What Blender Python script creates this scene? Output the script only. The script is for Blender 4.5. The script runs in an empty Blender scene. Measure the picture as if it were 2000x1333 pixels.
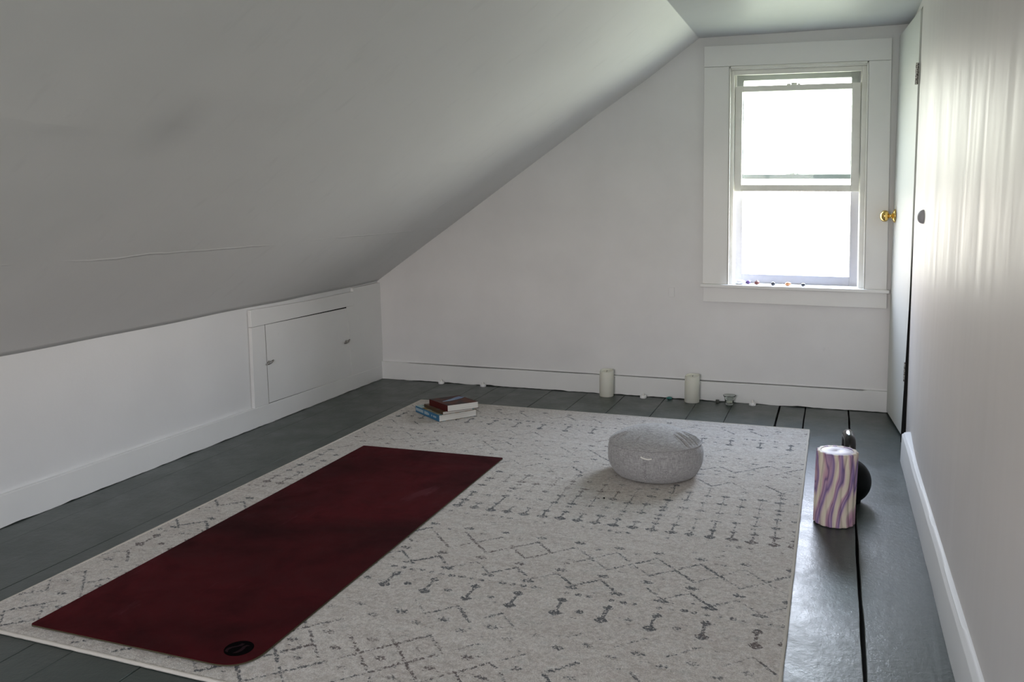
import bpy, bmesh, math, random
import numpy as np
from mathutils import Vector, Matrix
from mathutils.geometry import tessellate_polygon
from mathutils import noise as mnoise
random.seed(7); rng = np.random.default_rng(7)
S = bpy.context.scene
COL = S.collection
PI = math.pi

# ---------------------------------------------------------------- camera
F, YAW, PIT, ROL = 1634.2118, -.3664, -.1613, -.0141
CX, CY, CZ = 2.7631, -4.7701, 1.1215
cam_d = bpy.data.cameras.new('camera'); cam = bpy.data.objects.new('camera', cam_d); COL.objects.link(cam)
fwd = Vector((math.sin(YAW)*math.cos(PIT), math.cos(YAW)*math.cos(PIT), math.sin(PIT)))
r0 = Vector((math.cos(YAW), -math.sin(YAW), 0)); u0 = r0.cross(fwd)
rt = r0*math.cos(ROL) + u0*math.sin(ROL); up = -r0*math.sin(ROL) + u0*math.cos(ROL)
cam.matrix_world = Matrix(((rt.x, up.x, -fwd.x, CX), (rt.y, up.y, -fwd.y, CY), (rt.z, up.z, -fwd.z, CZ), (0, 0, 0, 1)))
cam_d.sensor_fit = 'HORIZONTAL'; cam_d.sensor_width = 36; cam_d.lens = F*36/2000
cam_d.clip_start = .05; cam_d.clip_end = 200
S.camera = cam

# ---------------------------------------------------------------- view, world, light
S.view_settings.view_transform = 'Standard'; S.view_settings.look = 'None'
S.view_settings.gamma = 1; S.view_settings.use_curve_mapping = False
S.view_settings.exposure = 0.0
S.cycles.use_denoising = True
S.cycles.max_bounces = 14; S.cycles.diffuse_bounces = 10; S.cycles.glossy_bounces = 6
S.cycles.transparent_max_bounces = 16
S.cycles.sample_clamp_indirect = 10
WORLD_STRENGTH = 22.0
w = bpy.data.worlds.new('overcast sky and lawn'); S.world = w; w.use_nodes = True
nt = w.node_tree; nt.nodes.clear()
tc = nt.nodes.new('ShaderNodeTexCoord'); sx = nt.nodes.new('ShaderNodeSeparateXYZ')
cr = nt.nodes.new('ShaderNodeValToRGB'); bg = nt.nodes.new('ShaderNodeBackground'); ow = nt.nodes.new('ShaderNodeOutputWorld')
nt.links.new(tc.outputs['Generated'], sx.inputs[0])
mr = nt.nodes.new('ShaderNodeMapRange'); mr.inputs[1].default_value = -1; mr.inputs[2].default_value = 1
nt.links.new(sx.outputs[2], mr.inputs[0]); nt.links.new(mr.outputs[0], cr.inputs[0])
e = cr.color_ramp.elements
e[0].position = 0; e[0].color = (.24, .25, .17, 1)
e[1].position = 1; e[1].color = (.68, .88, 1.32, 1)
for p_, c_ in ((.44, (.46, .465, .40, 1)), (.49, (.66, .65, .58, 1)), (.53, (1.22, 1.06, .95, 1)), (.62, (1.0, 1.01, 1.1, 1))):
    q = e.new(p_); q.color = c_
nt.links.new(cr.outputs[0], bg.inputs[0]); # added sky gradient, brighter toward +x, shifts light from door to slope
side = nt.nodes.new('ShaderNodeMapRange'); side.inputs[1].default_value = -.8; side.inputs[2].default_value = .8
side.inputs[3].default_value = WORLD_STRENGTH*.55; side.inputs[4].default_value = WORLD_STRENGTH*1.45
north = nt.nodes.new('ShaderNodeMath'); north.operation = 'GREATER_THAN'; north.inputs[1].default_value = 0
nx_ = nt.nodes.new('ShaderNodeMath'); nx_.operation = 'MULTIPLY'
nt.links.new(sx.outputs[1], north.inputs[0]); nt.links.new(sx.outputs[0], nx_.inputs[0]); nt.links.new(north.outputs[0], nx_.inputs[1])
nt.links.new(nx_.outputs[0], side.inputs[0]); nt.links.new(side.outputs[0], bg.inputs[1])
nt.links.new(bg.outputs[0], ow.inputs[0])

def portal(name, loc, rot, sx_, sy_):
    l = bpy.data.lights.new(name, 'AREA'); l.shape = 'RECTANGLE'; l.size = sx_; l.size_y = sy_
    l.cycles.is_portal = True
    o = bpy.data.objects.new(name, l); COL.objects.link(o); o.location = loc; o.rotation_euler = rot
    return o
portal('window_daylight', (2.54, .17, 1.26), (PI/2, 0, PI), .74, 1.2)   # emits into the room (-y)
portal('front_window_daylight', (1.95, -6.37, 1.20), (PI/2, 0, 0), 1.2, 1.1)

# ---------------------------------------------------------------- helpers
def tag(o, label=None, cat=None, group=None, kind=None):
    if label: o['label'] = label
    if cat: o['category'] = cat
    if group: o['group'] = group
    if kind: o['kind'] = kind
    return o
def empty(name, loc=(0, 0, 0), rz=0):
    o = bpy.data.objects.new(name, None); COL.objects.link(o); o.location = loc; o.rotation_euler = (0, 0, rz)
    o.empty_display_size = .05
    return o
def obj(name, bm, mat, parent=None, smooth=False, bevel=0, auto=None):
    me = bpy.data.meshes.new(name)
    if isinstance(bm, bmesh.types.BMesh):
        bmesh.ops.recalc_face_normals(bm, faces=bm.faces)
        bm.to_mesh(me); bm.free()
    else:
        me.from_pydata(*bm)
    o = bpy.data.objects.new(name, me); COL.objects.link(o)
    if mat: me.materials.append(mat)
    if parent: o.parent = parent
    if smooth or auto:
        me.shade_smooth() if hasattr(me, 'shade_smooth') else None
        if auto:
            try: me.set_sharp_from_angle(angle=math.radians(auto))
            except Exception: pass
    if bevel:
        m = o.modifiers.new('bevel', 'BEVEL'); m.width = bevel; m.segments = 2; m.limit_method = 'ANGLE'; m.angle_limit = math.radians(40)
    return o
def hexa(bm, P):
    """P: 8 points, bottom loop of 4 then top loop of 4"""
    v = [bm.verts.new(p) for p in P]
    for f in ((0, 1, 2, 3), (7, 6, 5, 4), (0, 4, 5, 1), (1, 5, 6, 2), (2, 6, 7, 3), (3, 7, 4, 0)):
        bm.faces.new([v[i] for i in f])
def box(bm, x0, x1, y0, y1, z0, z1, f=lambda x, y, z: (x, y, z)):
    hexa(bm, [f(x0, y0, z0), f(x1, y0, z0), f(x1, y1, z0), f(x0, y1, z0), f(x0, y0, z1), f(x1, y0, z1), f(x1, y1, z1), f(x0, y1, z1)])
def slab(bm, outer, holes, f, d0, d1):
    """polygon with holes (2D) extruded between depths d0 and d1 through the map f(a, b, d)"""
    loops = [[Vector((a, b, 0)) for a, b in outer]] + [[Vector((a, b, 0)) for a, b in h] for h in holes]
    tris = tessellate_polygon(loops)
    flat = [p for l in loops for p in l]
    A = [bm.verts.new(f(p.x, p.y, d0)) for p in flat]; B = [bm.verts.new(f(p.x, p.y, d1)) for p in flat]
    for t in tris:
        bm.faces.new([A[i] for i in t]); bm.faces.new([B[i] for i in reversed(t)])
    k = 0
    for l in loops:
        n = len(l)
        for i in range(n):
            a, b = k+i, k+(i+1) % n
            bm.faces.new([A[a], A[b], B[b], B[a]])
        k += n
def lathe(bm, prof, n=32, c=(0, 0, 0), axis='z', rf=None):
    rings = []
    for r, z in prof:
        if r < 1e-6:
            rings.append([bm.verts.new(_ax(c, 0, 0, z, axis))])
        else:
            rings.append([bm.verts.new(_ax(c, (r if rf is None else rf(r, z, 2*PI*i/n))*math.cos(2*PI*i/n), (r if rf is None else rf(r, z, 2*PI*i/n))*math.sin(2*PI*i/n), z, axis)) for i in range(n)])
    for a, b in zip(rings, rings[1:]):
        if len(a) == 1 and len(b) == 1: continue
        for i in range(n):
            j = (i+1) % n
            if len(a) == 1: bm.faces.new([a[0], b[i], b[j]])
            elif len(b) == 1: bm.faces.new([a[i], b[0], a[j]])
            else: bm.faces.new([a[i], b[i], b[j], a[j]])
def _ax(c, x, y, z, axis):
    if axis == 'z': return (c[0]+x, c[1]+y, c[2]+z)
    if axis == '-x': return (c[0]-z, c[1]+x, c[2]+y)
    if axis == 'y': return (c[0]+x, c[1]+z, c[2]+y)
def tube(bm, pts, rad, n=12, closed=False, sq=1.0):
    pts = [Vector(p) for p in pts]; m = len(pts); rings = []
    R_ = rad if isinstance(rad, (list, tuple)) else [rad]*m
    prev = None
    for i, p in enumerate(pts):
        a = pts[(i-1) % m] if (closed or i > 0) else p
        b = pts[(i+1) % m] if (closed or i < m-1) else p
        t = (b-a).normalized()
        if prev is None:
            h = Vector((0, 0, 1)) if abs(t.z) < .9 else Vector((1, 0, 0))
            nrm = (h - t*h.dot(t)).normalized()
        else:
            nrm = (prev - t*prev.dot(t)).normalized()
        prev = nrm; bi = t.cross(nrm)
        rings.append([bm.verts.new(p + nrm*math.cos(2*PI*k/n)*R_[i]*sq + bi*math.sin(2*PI*k/n)*R_[i]) for k in range(n)])
    L = list(zip(rings, rings[1:])) + ([(rings[-1], rings[0])] if closed else [])
    for a, b in L:
        for k in range(n):
            bm.faces.new([a[k], a[(k+1) % n], b[(k+1) % n], b[k]])
    if not closed:
        bm.faces.new(rings[0]); bm.faces.new(list(reversed(rings[-1])))

# ---------------------------------------------------------------- materials
class M:
    def __init__(s, name, base=(.7, .7, .7), rough=.5, spec=.5, metal=0, coat=0):
        s.m = bpy.data.materials.new(name); s.m.use_nodes = True; s.t = s.m.node_tree; s.n = s.t.nodes
        s.b = s.n['Principled BSDF']; s.b.inputs['Base Color'].default_value = (*base, 1)
        s.b.inputs['Roughness'].default_value = rough; s.b.inputs['Metallic'].default_value = metal
        s.b.inputs['Specular IOR Level'].default_value = spec; s.b.inputs['Coat Weight'].default_value = coat
        s.co = s.n.new('ShaderNodeTexCoord').outputs['Object']
    def map(s, scale=(1, 1, 1), rot=(0, 0, 0), loc=(0, 0, 0), src=None):
        q = s.n.new('ShaderNodeMapping'); q.inputs['Scale'].default_value = scale; q.inputs['Rotation'].default_value = rot; q.inputs['Location'].default_value = loc
        s.t.links.new(src or s.co, q.inputs[0]); return q.outputs[0]
    def noise(s, scale, detail=3, rough=.55, v=None, dist=0):
        q = s.n.new('ShaderNodeTexNoise'); q.inputs['Scale'].default_value = scale; q.inputs['Detail'].default_value = detail
        q.inputs['Roughness'].default_value = rough; q.inputs['Distortion'].default_value = dist
        s.t.links.new(v or s.co, q.inputs['Vector']); return q.outputs['Fac']
    def math(s, op, a, b=None, c=None, clamp=False):
        q = s.n.new('ShaderNodeMath'); q.operation = op; q.use_clamp = clamp
        for i, x in enumerate((a, b, c)):
            if x is None: continue
            if isinstance(x, (int, float)): q.inputs[i].default_value = x
            else: s.t.links.new(x, q.inputs[i])
        return q.outputs[0]
    def ramp(s, x, stops):
        q = s.n.new('ShaderNodeValToRGB'); s.t.links.new(x, q.inputs[0]); E = q.color_ramp.elements
        while len(E) > 1: E.remove(E[-1])
        for i, (p, c) in enumerate(stops):
            if isinstance(c, (int, float)): c = (c, c, c)
            el = E[0] if i == 0 else E.new(p)
            el.position = p; el.color = (*c, 1)
        return q.outputs[0]
    def rng(s, x, a, b, c=0, d=1):
        q = s.n.new('ShaderNodeMapRange'); s.t.links.new(x, q.inputs[0])
        for i, k in enumerate((a, b, c, d)): q.inputs[i+1].default_value = k
        return q.outputs[0]
    def mix(s, f, a, b, mode='MIX'):
        q = s.n.new('ShaderNodeMix'); q.data_type = 'RGBA'; q.blend_type = mode
        for i, x in ((0, f), (6, a), (7, b)):
            if isinstance(x, (int, float)): q.inputs[i].default_value = x
            elif isinstance(x, tuple): q.inputs[i].default_value = (*x, 1)
            else: s.t.links.new(x, q.inputs[i])
        return q.outputs[2]
    def color(s, c): s.t.links.new(c, s.b.inputs['Base Color']); return s
    def rough(s, c): s.t.links.new(c, s.b.inputs['Roughness']); return s
    def bump(s, h, strength=.3, dist=.002):
        q = s.n.new('ShaderNodeBump'); q.inputs['Strength'].default_value = strength; q.inputs['Distance'].default_value = dist
        s.t.links.new(h, q.inputs['Height'])
        if getattr(s, '_bp', None): s.t.links.new(s._bp, q.inputs['Normal'])
        s._bp = q.outputs[0]; s.t.links.new(q.outputs[0], s.b.inputs['Normal']); return s
    def attr(s, name):
        q = s.n.new('ShaderNodeAttribute'); q.attribute_name = name; return q.outputs['Fac']
    def sep(s, v=None):
        q = s.n.new('ShaderNodeSeparateXYZ'); s.t.links.new(v or s.co, q.inputs[0]); return q.outputs
    def line(s, x, pos, wid, amp=1):
        """1 on a thin line where x == pos"""
        return s.rng(s.math('ABSOLUTE', s.math('SUBTRACT', x, pos)), 0, wid, amp, 0)

def paint(name, base, rough=.5, bumpy=.25, dirt=.08, dscale=2.5, spec=.5):
    m = M(name, base, rough, spec)
    n1 = m.noise(dscale, 4); d = tuple(c*(1-dirt) for c in base)
    sp = m.noise(14, 3, .6); spots = m.rng(sp, .70, .76, 0, .25)
    c = m.mix(m.rng(n1, .35, .7), base, d)
    m.color(m.mix(spots, c, tuple(x*.78 for x in base)))
    m.bump(m.noise(90, 3, .7), bumpy, .0012); m.bump(m.noise(9, 2), bumpy*.8, .006)
    return m
WHITE = (.74, .74, .745)
m_wall = paint('white wall paint', WHITE, .55).m
m_knee = paint('white knee wall paint', (.71, .715, .72), .5, dirt=.05).m
m_trim = paint('white trim paint', (.75, .755, .75), .38, .15, .05).m
m_sash = paint('sash paint', (.74, .74, .70), .4, .1, .08, 12).m
m_storm = paint('storm frame paint', (.34, .335, .35), .45, .1, .05, 12).m
m_upper = paint('outer sash paint', (.30, .32, .31), .45, .1, .05, 12).m
m_rail = paint('right baseboard paint', (.70, .705, .705), .55, .1, .05).m
m_door = paint('door paint', (.62, .635, .605), .55, .12, .04, spec=.22).m

# sloped ceiling: wallboard seams, old creases, faint smudges
c_ = M('ceiling paint', (.70, .70, .69), .46)
X, Y, Z = c_.sep()
wob = c_.rng(c_.noise(3, 3), 0, 1, -.02, .02)
xs = c_.math('ADD', X, wob)
ys = c_.math('ADD', Y, wob)
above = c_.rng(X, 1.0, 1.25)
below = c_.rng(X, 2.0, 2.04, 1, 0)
seam1 = c_.math('MULTIPLY', c_.line(xs, .52, .006, .9), c_.rng(c_.noise(2.2, 2), .38, .55))
seam2 = c_.math('MULTIPLY', c_.line(xs, 1.05, .03, .5), c_.rng(c_.noise(1.7, 2), .4, .7))
step = c_.math('MULTIPLY', c_.math('MULTIPLY', c_.rng(ys, -2.56, -2.44, 1, 0), c_.rng(ys, -2.95, -2.56)), c_.math('MULTIPLY', above, below))
h = c_.math('ADD', c_.math('ADD', seam1, seam2), c_.math('MULTIPLY', step, 4.5))
sm = c_.noise(5, 3, .6, c_.map((1, 3.2, 1), (0, 0, .5)))
smz = c_.math('MULTIPLY', c_.line(X, 1.08, .14), c_.line(Y, -2.92, .12))
sm = c_.math('ADD', c_.rng(sm, .60, .78, 0, .12), c_.math('MULTIPLY', smz, .30), clamp=True)
tone = c_.mix(c_.rng(X, 2.034, 2.042), c_.mix(c_.rng(c_.noise(1.2, 3), .3, .7), (.72, .72, .715), (.68, .68, .675)), (.49, .505, .515))  # flat strip coloured darker than the slope to mimic its dimmer light
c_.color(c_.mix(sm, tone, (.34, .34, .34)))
c_.bump(h, .6, .004); c_.bump(c_.noise(1.3, 3), .7, .03); c_.bump(c_.noise(70, 3, .7), .2, .0012)
c_.rough(c_.rng(X, 2.02, 2.05, .62, .44)); c_.b.inputs['Specular IOR Level'].default_value = .22
m_ceil = c_.m

# glossy right wall with vertical brush strokes
g = M('glossy wall paint', (.67, .65, .635), .34, .28)
st = g.noise(1, 4, .55, g.map((1, 15, 1.5)), dist=.35); st2 = g.noise(1, 3, .6, g.map((1, 90, 5)))
g.color(g.mix(g.rng(g.noise(2, 4), .3, .7), (.66, .63, .61), (.61, .59, .575)))
g.bump(st, .13, .005); g.bump(st2, .06, .0015); g.bump(g.noise(3, 3), .5, .006)
g.rough(g.rng(st, .3, .7, .45, .58))
m_right = g.m

# painted floorboards
fl = M('grey green floor paint', (.10, .115, .11), .36, .62)
n1 = fl.noise(3, 5, .6); n2 = fl.noise(1, 4, .6, fl.map((30, 1.6, 1)))
c = fl.mix(fl.rng(n1, .3, .7), (.036, .048, .042), (.052, .065, .058))
c = fl.mix(fl.rng(n2, .55, .8, 0, .35), c, (.045, .050, .048))
pits = fl.noise(38, 3, .6, fl.map((1, .6, 1))); c = fl.mix(fl.rng(pits, .70, .78, 0, .7), c, (.018, .019, .018))
scf = fl.noise(13, 4, .7, fl.map((1, .8, 1)), dist=1.5); c = fl.mix(fl.rng(scf, .66, .72, 0, .35), c, (.030, .033, .033))
fl.color(c)
fl.rough(fl.rng(fl.noise(6, 5, .65), .3, .7, .29, .48))
fl.bump(fl.noise(45, 4, .65), .5, .0022); fl.bump(fl.noise(1, 4, .6, fl.map((40, 5, 1))), .28, .0018); fl.bump(pits, .15, .002); fl.bump(fl.noise(120, 3, .7), .35, .0012)
m_floor = fl.m
m_gap_shade = M('dark gap', (.012, .012, .012), .9, .1).m  # near-black colour standing in for the shade inside narrow gaps
m_sub = M('subfloor dust', (.02, .018, .016), .9, .1).m

# rug
rg = M('cream wool rug', (.45, .42, .38), .95, .1)
dye = rg.attr('dye'); rust = rg.attr('rust')
fine = rg.noise(260, 2, .8); mid = rg.noise(75, 4, .8); blot = rg.noise(22, 3, .7)
ab = rg.noise(1, 4, .65, rg.map((2.2, 22, 1))); ab2 = rg.noise(5, 3, .6)
base = rg.mix(rg.rng(ab, .32, .68), (.615, .57, .505), (.46, .41, .35))
base = rg.mix(rg.rng(ab2, .55, .8, 0, .5), base, (.50, .43, .37))
base = rg.mix(rg.rng(mid, .42, .66, 0, .7), base, (.74, .71, .67))
base = rg.mix(rg.rng(mid, .50, .34, 0, .45), base, (.30, .265, .25))
base = rg.mix(rg.rng(blot, .55, .72, 0, .35), base, (.42, .34, .30))
base = rg.mix(rg.rng(blot, .45, .30, 0, .30), base, (.44, .47, .44))
base = rg.mix(rg.rng(fine, .40, .65, 0, .55), base, (.28, .255, .24))
yarn = rg.math('MULTIPLY', dye, rg.rng(rg.noise(110, 3, .85), .40, .56, .0, 1.6))
yarn = rg.math('SUBTRACT', yarn, rg.rng(rg.noise(7, 2), .35, .75, 0, .30))
yf = rg.rng(yarn, .16, .55, 0, .93)
ink = rg.mix(rust, (.055, .06, .066), (.17, .085, .06))
rg.color(rg.mix(yf, base, ink))
rg.bump(fine, .6, .004); rg.bump(mid, .5, .004)
rg.b.inputs['Sheen Weight'].default_value = .15
m_rug = rg.m
m_bind = M('rug binding', (.54, .50, .44), .9, .1)
m_bind.bump(m_bind.noise(400, 1), .6, .002); m_bind = m_bind.m

# yoga mat
mt = M('burgundy mat', (.06, .01, .014), .7, .08)
a1 = mt.noise(2.2, 4, .6, mt.map((1, 1, 1), (0, 0, .3)), dist=.6); a2 = mt.noise(7, 4, .65, dist=.4); a3 = mt.noise(1, 4, .7, mt.map((9, 2.4, 1), (0, 0, .5)), dist=.5)
c = mt.mix(mt.rng(a1, .34, .66), (.026, .0016, .0030), (.064, .0040, .0068))
c = mt.mix(mt.rng(a2, .52, .76, 0, .55), c, (.014, .0026, .0034))
c = mt.mix(mt.rng(a3, .64, .80, 0, .40), c, (.15, .055, .068))
mt.color(c); mt.rough(mt.rng(a2, .3, .7, .60, .78))
mt.bump(mt.noise(500, 2), .15, .0006)
m_mat = mt.m
m_matbase = M('olive rubber', (.07, .06, .035), .8, .15).m
m_black = M('black print', (.0018, .0014, .0016), .85, .02).m
m_logo = M('mat logo stroke', (.020, .010, .012), .85, .02).m

# linen
def linen(name, a, b):
    l = M(name, a, .9, .15)
    w1 = l.noise(1, 2, .6, l.map((60, 60, 700))); w2 = l.noise(1, 2, .6, l.map((420, 420, 40)))
    t = l.math('ADD', l.math('MULTIPLY', w1, .5), l.math('MULTIPLY', w2, .5))
    l.color(l.mix(l.rng(t, .38, .62), a, b)); l.bump(t, .5, .0015)
    l.b.inputs['Sheen Weight'].default_value = .2
    return l.m
m_linen = linen('grey linen', (.46, .45, .445), (.225, .22, .22))
m_emb = linen('grey lettering', (.27, .265, .265), (.17, .165, .165))
m_tab = M('white tab', (.8, .78, .72), .7).m

# roller marble foam
rl = M('purple marbled foam', (.6, .5, .6), .55, .35)
X, Y, Z = rl.sep()
nz = rl.noise(8, 3, .5, rl.map((1, 1, .22)), dist=.3); 
ph = rl.math('ADD', rl.math('MULTIPLY', X, 11), rl.math('MULTIPLY', rl.math('SINE', rl.math('MULTIPLY_ADD', Z, 19, 1.2)), .16))
ph = rl.math('ADD', ph, rl.math('MULTIPLY', nz, 1.5))
ph = rl.math('ADD', ph, rl.math('MULTIPLY', Y, 1.5))
fr = rl.math('FRACT', rl.math('MULTIPLY', ph, 2.2))
rl.color(rl.ramp(fr, [(0, (.62, .55, .44)), (.16, (.66, .60, .49)), (.26, (.50, .34, .37)), (.34, (.44, .26, .34)), (.40, (.15, .09, .20)), (.46, (.42, .27, .37)), (.56, (.30, .20, .34)), (.66, (.16, .11, .25)), (.74, (.40, .28, .38)), (.84, (.60, .50, .45)), (1, (.62, .55, .44))]))
m_roll = rl.m
rc = M('lilac end cap', (.62, .58, .68), .5); rc.color(rc.mix(rc.rng(rc.noise(30, 3), .4, .6), (.66, .62, .70), (.50, .46, .58))); m_rcap = rc.m
m_kb = M('black kettlebell coat', (.0025, .004, .0035), .5, .12).m
m_kh = M('polished kettlebell handle', (.012, .012, .013), .16, .6, 0).m
wx = M('cream candle wax', (.70, .70, .62), .55, .4); wx.b.inputs['Subsurface Weight'].default_value = .2
wx.b.inputs['Subsurface Radius'].default_value = (.01, .008, .005)
wx.bump(wx.noise(25, 3), .2, .002); m_wax = wx.m
m_wick = M('candle wick', (.03, .025, .02), .9).m
m_whitep = M('white plastic', (.80, .80, .80), .35).m
m_flame = M('translucent flame tip', (.75, .74, .70), .35).m
m_brass = M('polished brass', (.78, .53, .17), .16, .5, 1).m
ir = M('worn hinge metal', (.40, .39, .37), .4, .5, .8)
ir.color(ir.mix(ir.rng(ir.noise(160, 3), .4, .6), (.62, .60, .58), (.10, .09, .08))); m_hinge = ir.m
m_grey = M('grey plastic bumper', (.42, .41, .44), .5).m
gm = bpy.data.materials.new('window glass'); gm.use_nodes = True; t = gm.node_tree; t.nodes.clear()
o_ = t.nodes.new('ShaderNodeOutputMaterial'); tr = t.nodes.new('ShaderNodeBsdfTransparent'); gl = t.nodes.new('ShaderNodeBsdfGlossy'); mx = t.nodes.new('ShaderNodeMixShader')
tr.inputs[0].default_value = (.93, .96, .95, 1); gl.inputs['Roughness'].default_value = .02
lw = t.nodes.new('ShaderNodeLayerWeight'); lw.inputs[0].default_value = .5
pw = t.nodes.new('ShaderNodeMath'); pw.operation = 'POWER'; pw.inputs[1].default_value = 4
ma = t.nodes.new('ShaderNodeMath'); ma.operation = 'MULTIPLY_ADD'; ma.inputs[1].default_value = .95; ma.inputs[2].default_value = .007
t.links.new(lw.outputs['Facing'], pw.inputs[0]); t.links.new(pw.outputs[0], ma.inputs[0]); t.links.new(ma.outputs[0], mx.inputs[0])
t.links.new(tr.outputs[0], mx.inputs[1]); t.links.new(gl.outputs[0], mx.inputs[2]); t.links.new(mx.outputs[0], o_.inputs[0])
m_pane = gm
cg = M('clear cup glass', (.92, .95, .93), .03, .5); cg.b.inputs['Transmission Weight'].default_value = 1; cg.b.inputs['IOR'].default_value = 1.45; m_cup = cg.m
def stone(name, a, b, rough=.35):
    q = M(name, a, rough, .5); q.color(q.mix(q.rng(q.noise(60, 4), .35, .65), a, b)); return q.m

# ---------------------------------------------------------------- room shell
YF = -6.25                      # front gable behind the camera
RIDX, RIDZ = 2.037, 1.995
def zk(y):                      # height of the knee wall's top edge
    return .643 - .018*min(1, -y/1.0) - .012*min(1, max(0, -y-.9)/1.2) + .0018*math.sin(y*3.1) + .0014*math.sin(y*8.3+1)
def xr(z): return 3.118 - .020*z
def xw(y, z):
    t_ = min(1, max(0, (-.6-y)/.85)); t_ = t_*t_*(3-2*t_)
    return (3.118-.020*z)*(1-t_) + (3.0975-.009*z)*t_
def fy(a, b, d): return (a, d, b)

# floor boards
bm = bmesh.new()
cr_x = [-.06, .145, .320, .470, .577, .711, .846, .977, 1.200, 1.425, 1.650, 1.890, 2.079, 2.274, 2.527, 2.661, 2.880, 3.13, 3.42]
gap = [.002, .0005, .0006, .0005, .0007, .0009, .0014, .002, .0022, .0022, .003, .0026, .0026, .003, .0095, .0055, .0085, .003, .003]
NY = 90
for i in range(len(cr_x)-1):
    xa, xb = cr_x[i] + gap[i]/2, cr_x[i+1] - gap[i+1]/2
    z0 = random.uniform(-.0008, .0006)
    rows = []
    for j in range(NY+1):
        y = .06 + (YF-.1-.06)*j/NY
        ja = gap[i]*.32*mnoise.noise(Vector((i*7.1, y*6, 0))); jb = gap[i+1]*.32*mnoise.noise(Vector((i*7.1+3, y*6, 0)))
        cup = .0006*mnoise.noise(Vector((i*3.3, y*1.5, 2)))
        ch = .0016 if i > 5 else .0005
        rows.append([bm.verts.new(p) for p in ((xa+ja, y, -.022), (xa+ja, y, z0-ch), (xa+ja+ch, y, z0+cup), ((xa+xb)/2, y, z0-cup), (xb+jb-ch, y, z0+cup), (xb+jb, y, z0-ch), (xb+jb, y, -.022))])
    for a, b in zip(rows, rows[1:]):
        for k in range(6): bm.faces.new([a[k], a[k+1], b[k+1], b[k]])
    bm.faces.new(rows[0]); bm.faces.new(list(reversed(rows[-1])))
floor = tag(obj('floor', bm, m_floor), 'grey-green glossy painted floorboards running toward the window wall', kind='structure')
bm = bmesh.new(); box(bm, -.1, 3.9, YF-.15, .1, -.06, -.024)
tag(obj('subfloor', bm, m_sub), 'dark subfloor under the boards', kind='structure')

# back gable wall with window hole --------------------------------------------
NW, NH = .93, 1.27
BL, BR, TL, TR = Vector((2.088, .672)), Vector((3.034, .658)), Vector((2.070, 1.947)), Vector((2.992, 1.918))
def W(a, d, b):                 # nominal window coordinates (across, depth, up) -> the racked old window opening
    s, t_ = a/NW, b/NH
    p = BL*(1-s)*(1-t_) + BR*s*(1-t_) + TL*(1-s)*t_ + TR*s*t_
    return (p.x, d, p.y)
OL, OR, OT = .134, .824, 1.143  # opening
hole = [(W(a, 0, b)[0], W(a, 0, b)[2]) for a, b in ((OL-.02, -.02), (OR+.02, -.02), (OR+.02, OT+.02), (OL-.02, OT+.02))]
bm = bmesh.new()
slab(bm, [(-.12, .1158), (3.9, .1168), (3.9, 2.25), (1.75, 2.25), (-.12, .95)], [hole], fy, 0, .15)
wb = tag(obj('wall_back', bm, m_wall), 'white painted gable wall with the window', kind='structure')
# baseboard with a wavy bottom paint edge and an uneven gap above
bm = bmesh.new(); box(bm, -.12, 3.9, .046, .15, -.06, .1157)  # near-black backing colours in the shade of the slot over the baseboard
tag(obj('baseboard_gap_shade', bm, m_gap_shade), 'dark strip painted in for the shade in the gap above the back baseboard', kind='structure')
bm = bmesh.new(); N = 220; prev = None
for i in range(N+1):
    x = -.02 + 3.09*i/N
    g1 = min(.1165, .1112 + .0030*mnoise.noise(Vector((x*2.2, 0, 0))) + (.0 if .2 < x < 2.95 else .005))
    zb = max(.0, .003 + .006*mnoise.noise(Vector((x*7, 4, 0))) + .003*mnoise.noise(Vector((x*25, 2, 0))))
    if x < .15: zb *= .3
    r = [bm.verts.new(p) for p in ((x, .045, zb), (x, -.018, zb), (x, -.018, g1-.0015), (x, -.0165, g1), (x, .045, g1))]
    if prev:
        for k in range(4): bm.faces.new([prev[k], prev[k+1], r[k+1], r[k]])
    prev = r
tag(obj('baseboard_back', bm, m_trim, auto=40), 'white baseboard along the window wall with a dark gap on top', kind='structure')

# knee wall (left)
bm = bmesh.new(); rows = []
ND = 90
for j in range(ND+1):
    y = .02 + (YF-.1-.02)*j/ND
    rows.append([bm.verts.new(p) for p in ((-.1, y, -.03), (0, y, -.03), (.0+.002*mnoise.noise(Vector((y*2, 1, 0))), y, .3), (0, y, zk(y)+.05), (-.1, y, zk(y)+.05))])
for a, b in zip(rows, rows[1:]):
    for k in range(4): bm.faces.new([a[k], a[k+1], b[k+1], b[k]])
tag(obj('wall_left', bm, m_knee, auto=40), 'low white knee wall under the sloped ceiling', kind='structure')
bm = bmesh.new(); prev = None
for i in range(260):
    y = -.0 + (YF)*i/259
    hb = .088 + .017*min(1, -y/1.35) + .014*min(1, max(0, -y-1.35)/1.4) + .001*mnoise.noise(Vector((y*5, 0, 0)))
    zb = max(.0, .002 + .005*mnoise.noise(Vector((y*8, 9, 0))) + .002*mnoise.noise(Vector((y*27, 2, 0))))
    r = [bm.verts.new(p) for p in ((-.01, y, zb), (.020, y, zb), (.020, y, hb-.002), (.018, y, hb), (-.01, y, hb))]
    if prev:
        for k in range(4): bm.faces.new([prev[k], prev[k+1], r[k+1], r[k]])
    prev = r
tag(obj('baseboard_left', bm, m_trim, auto=40), 'white baseboard along the knee wall', kind='structure')

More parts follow.
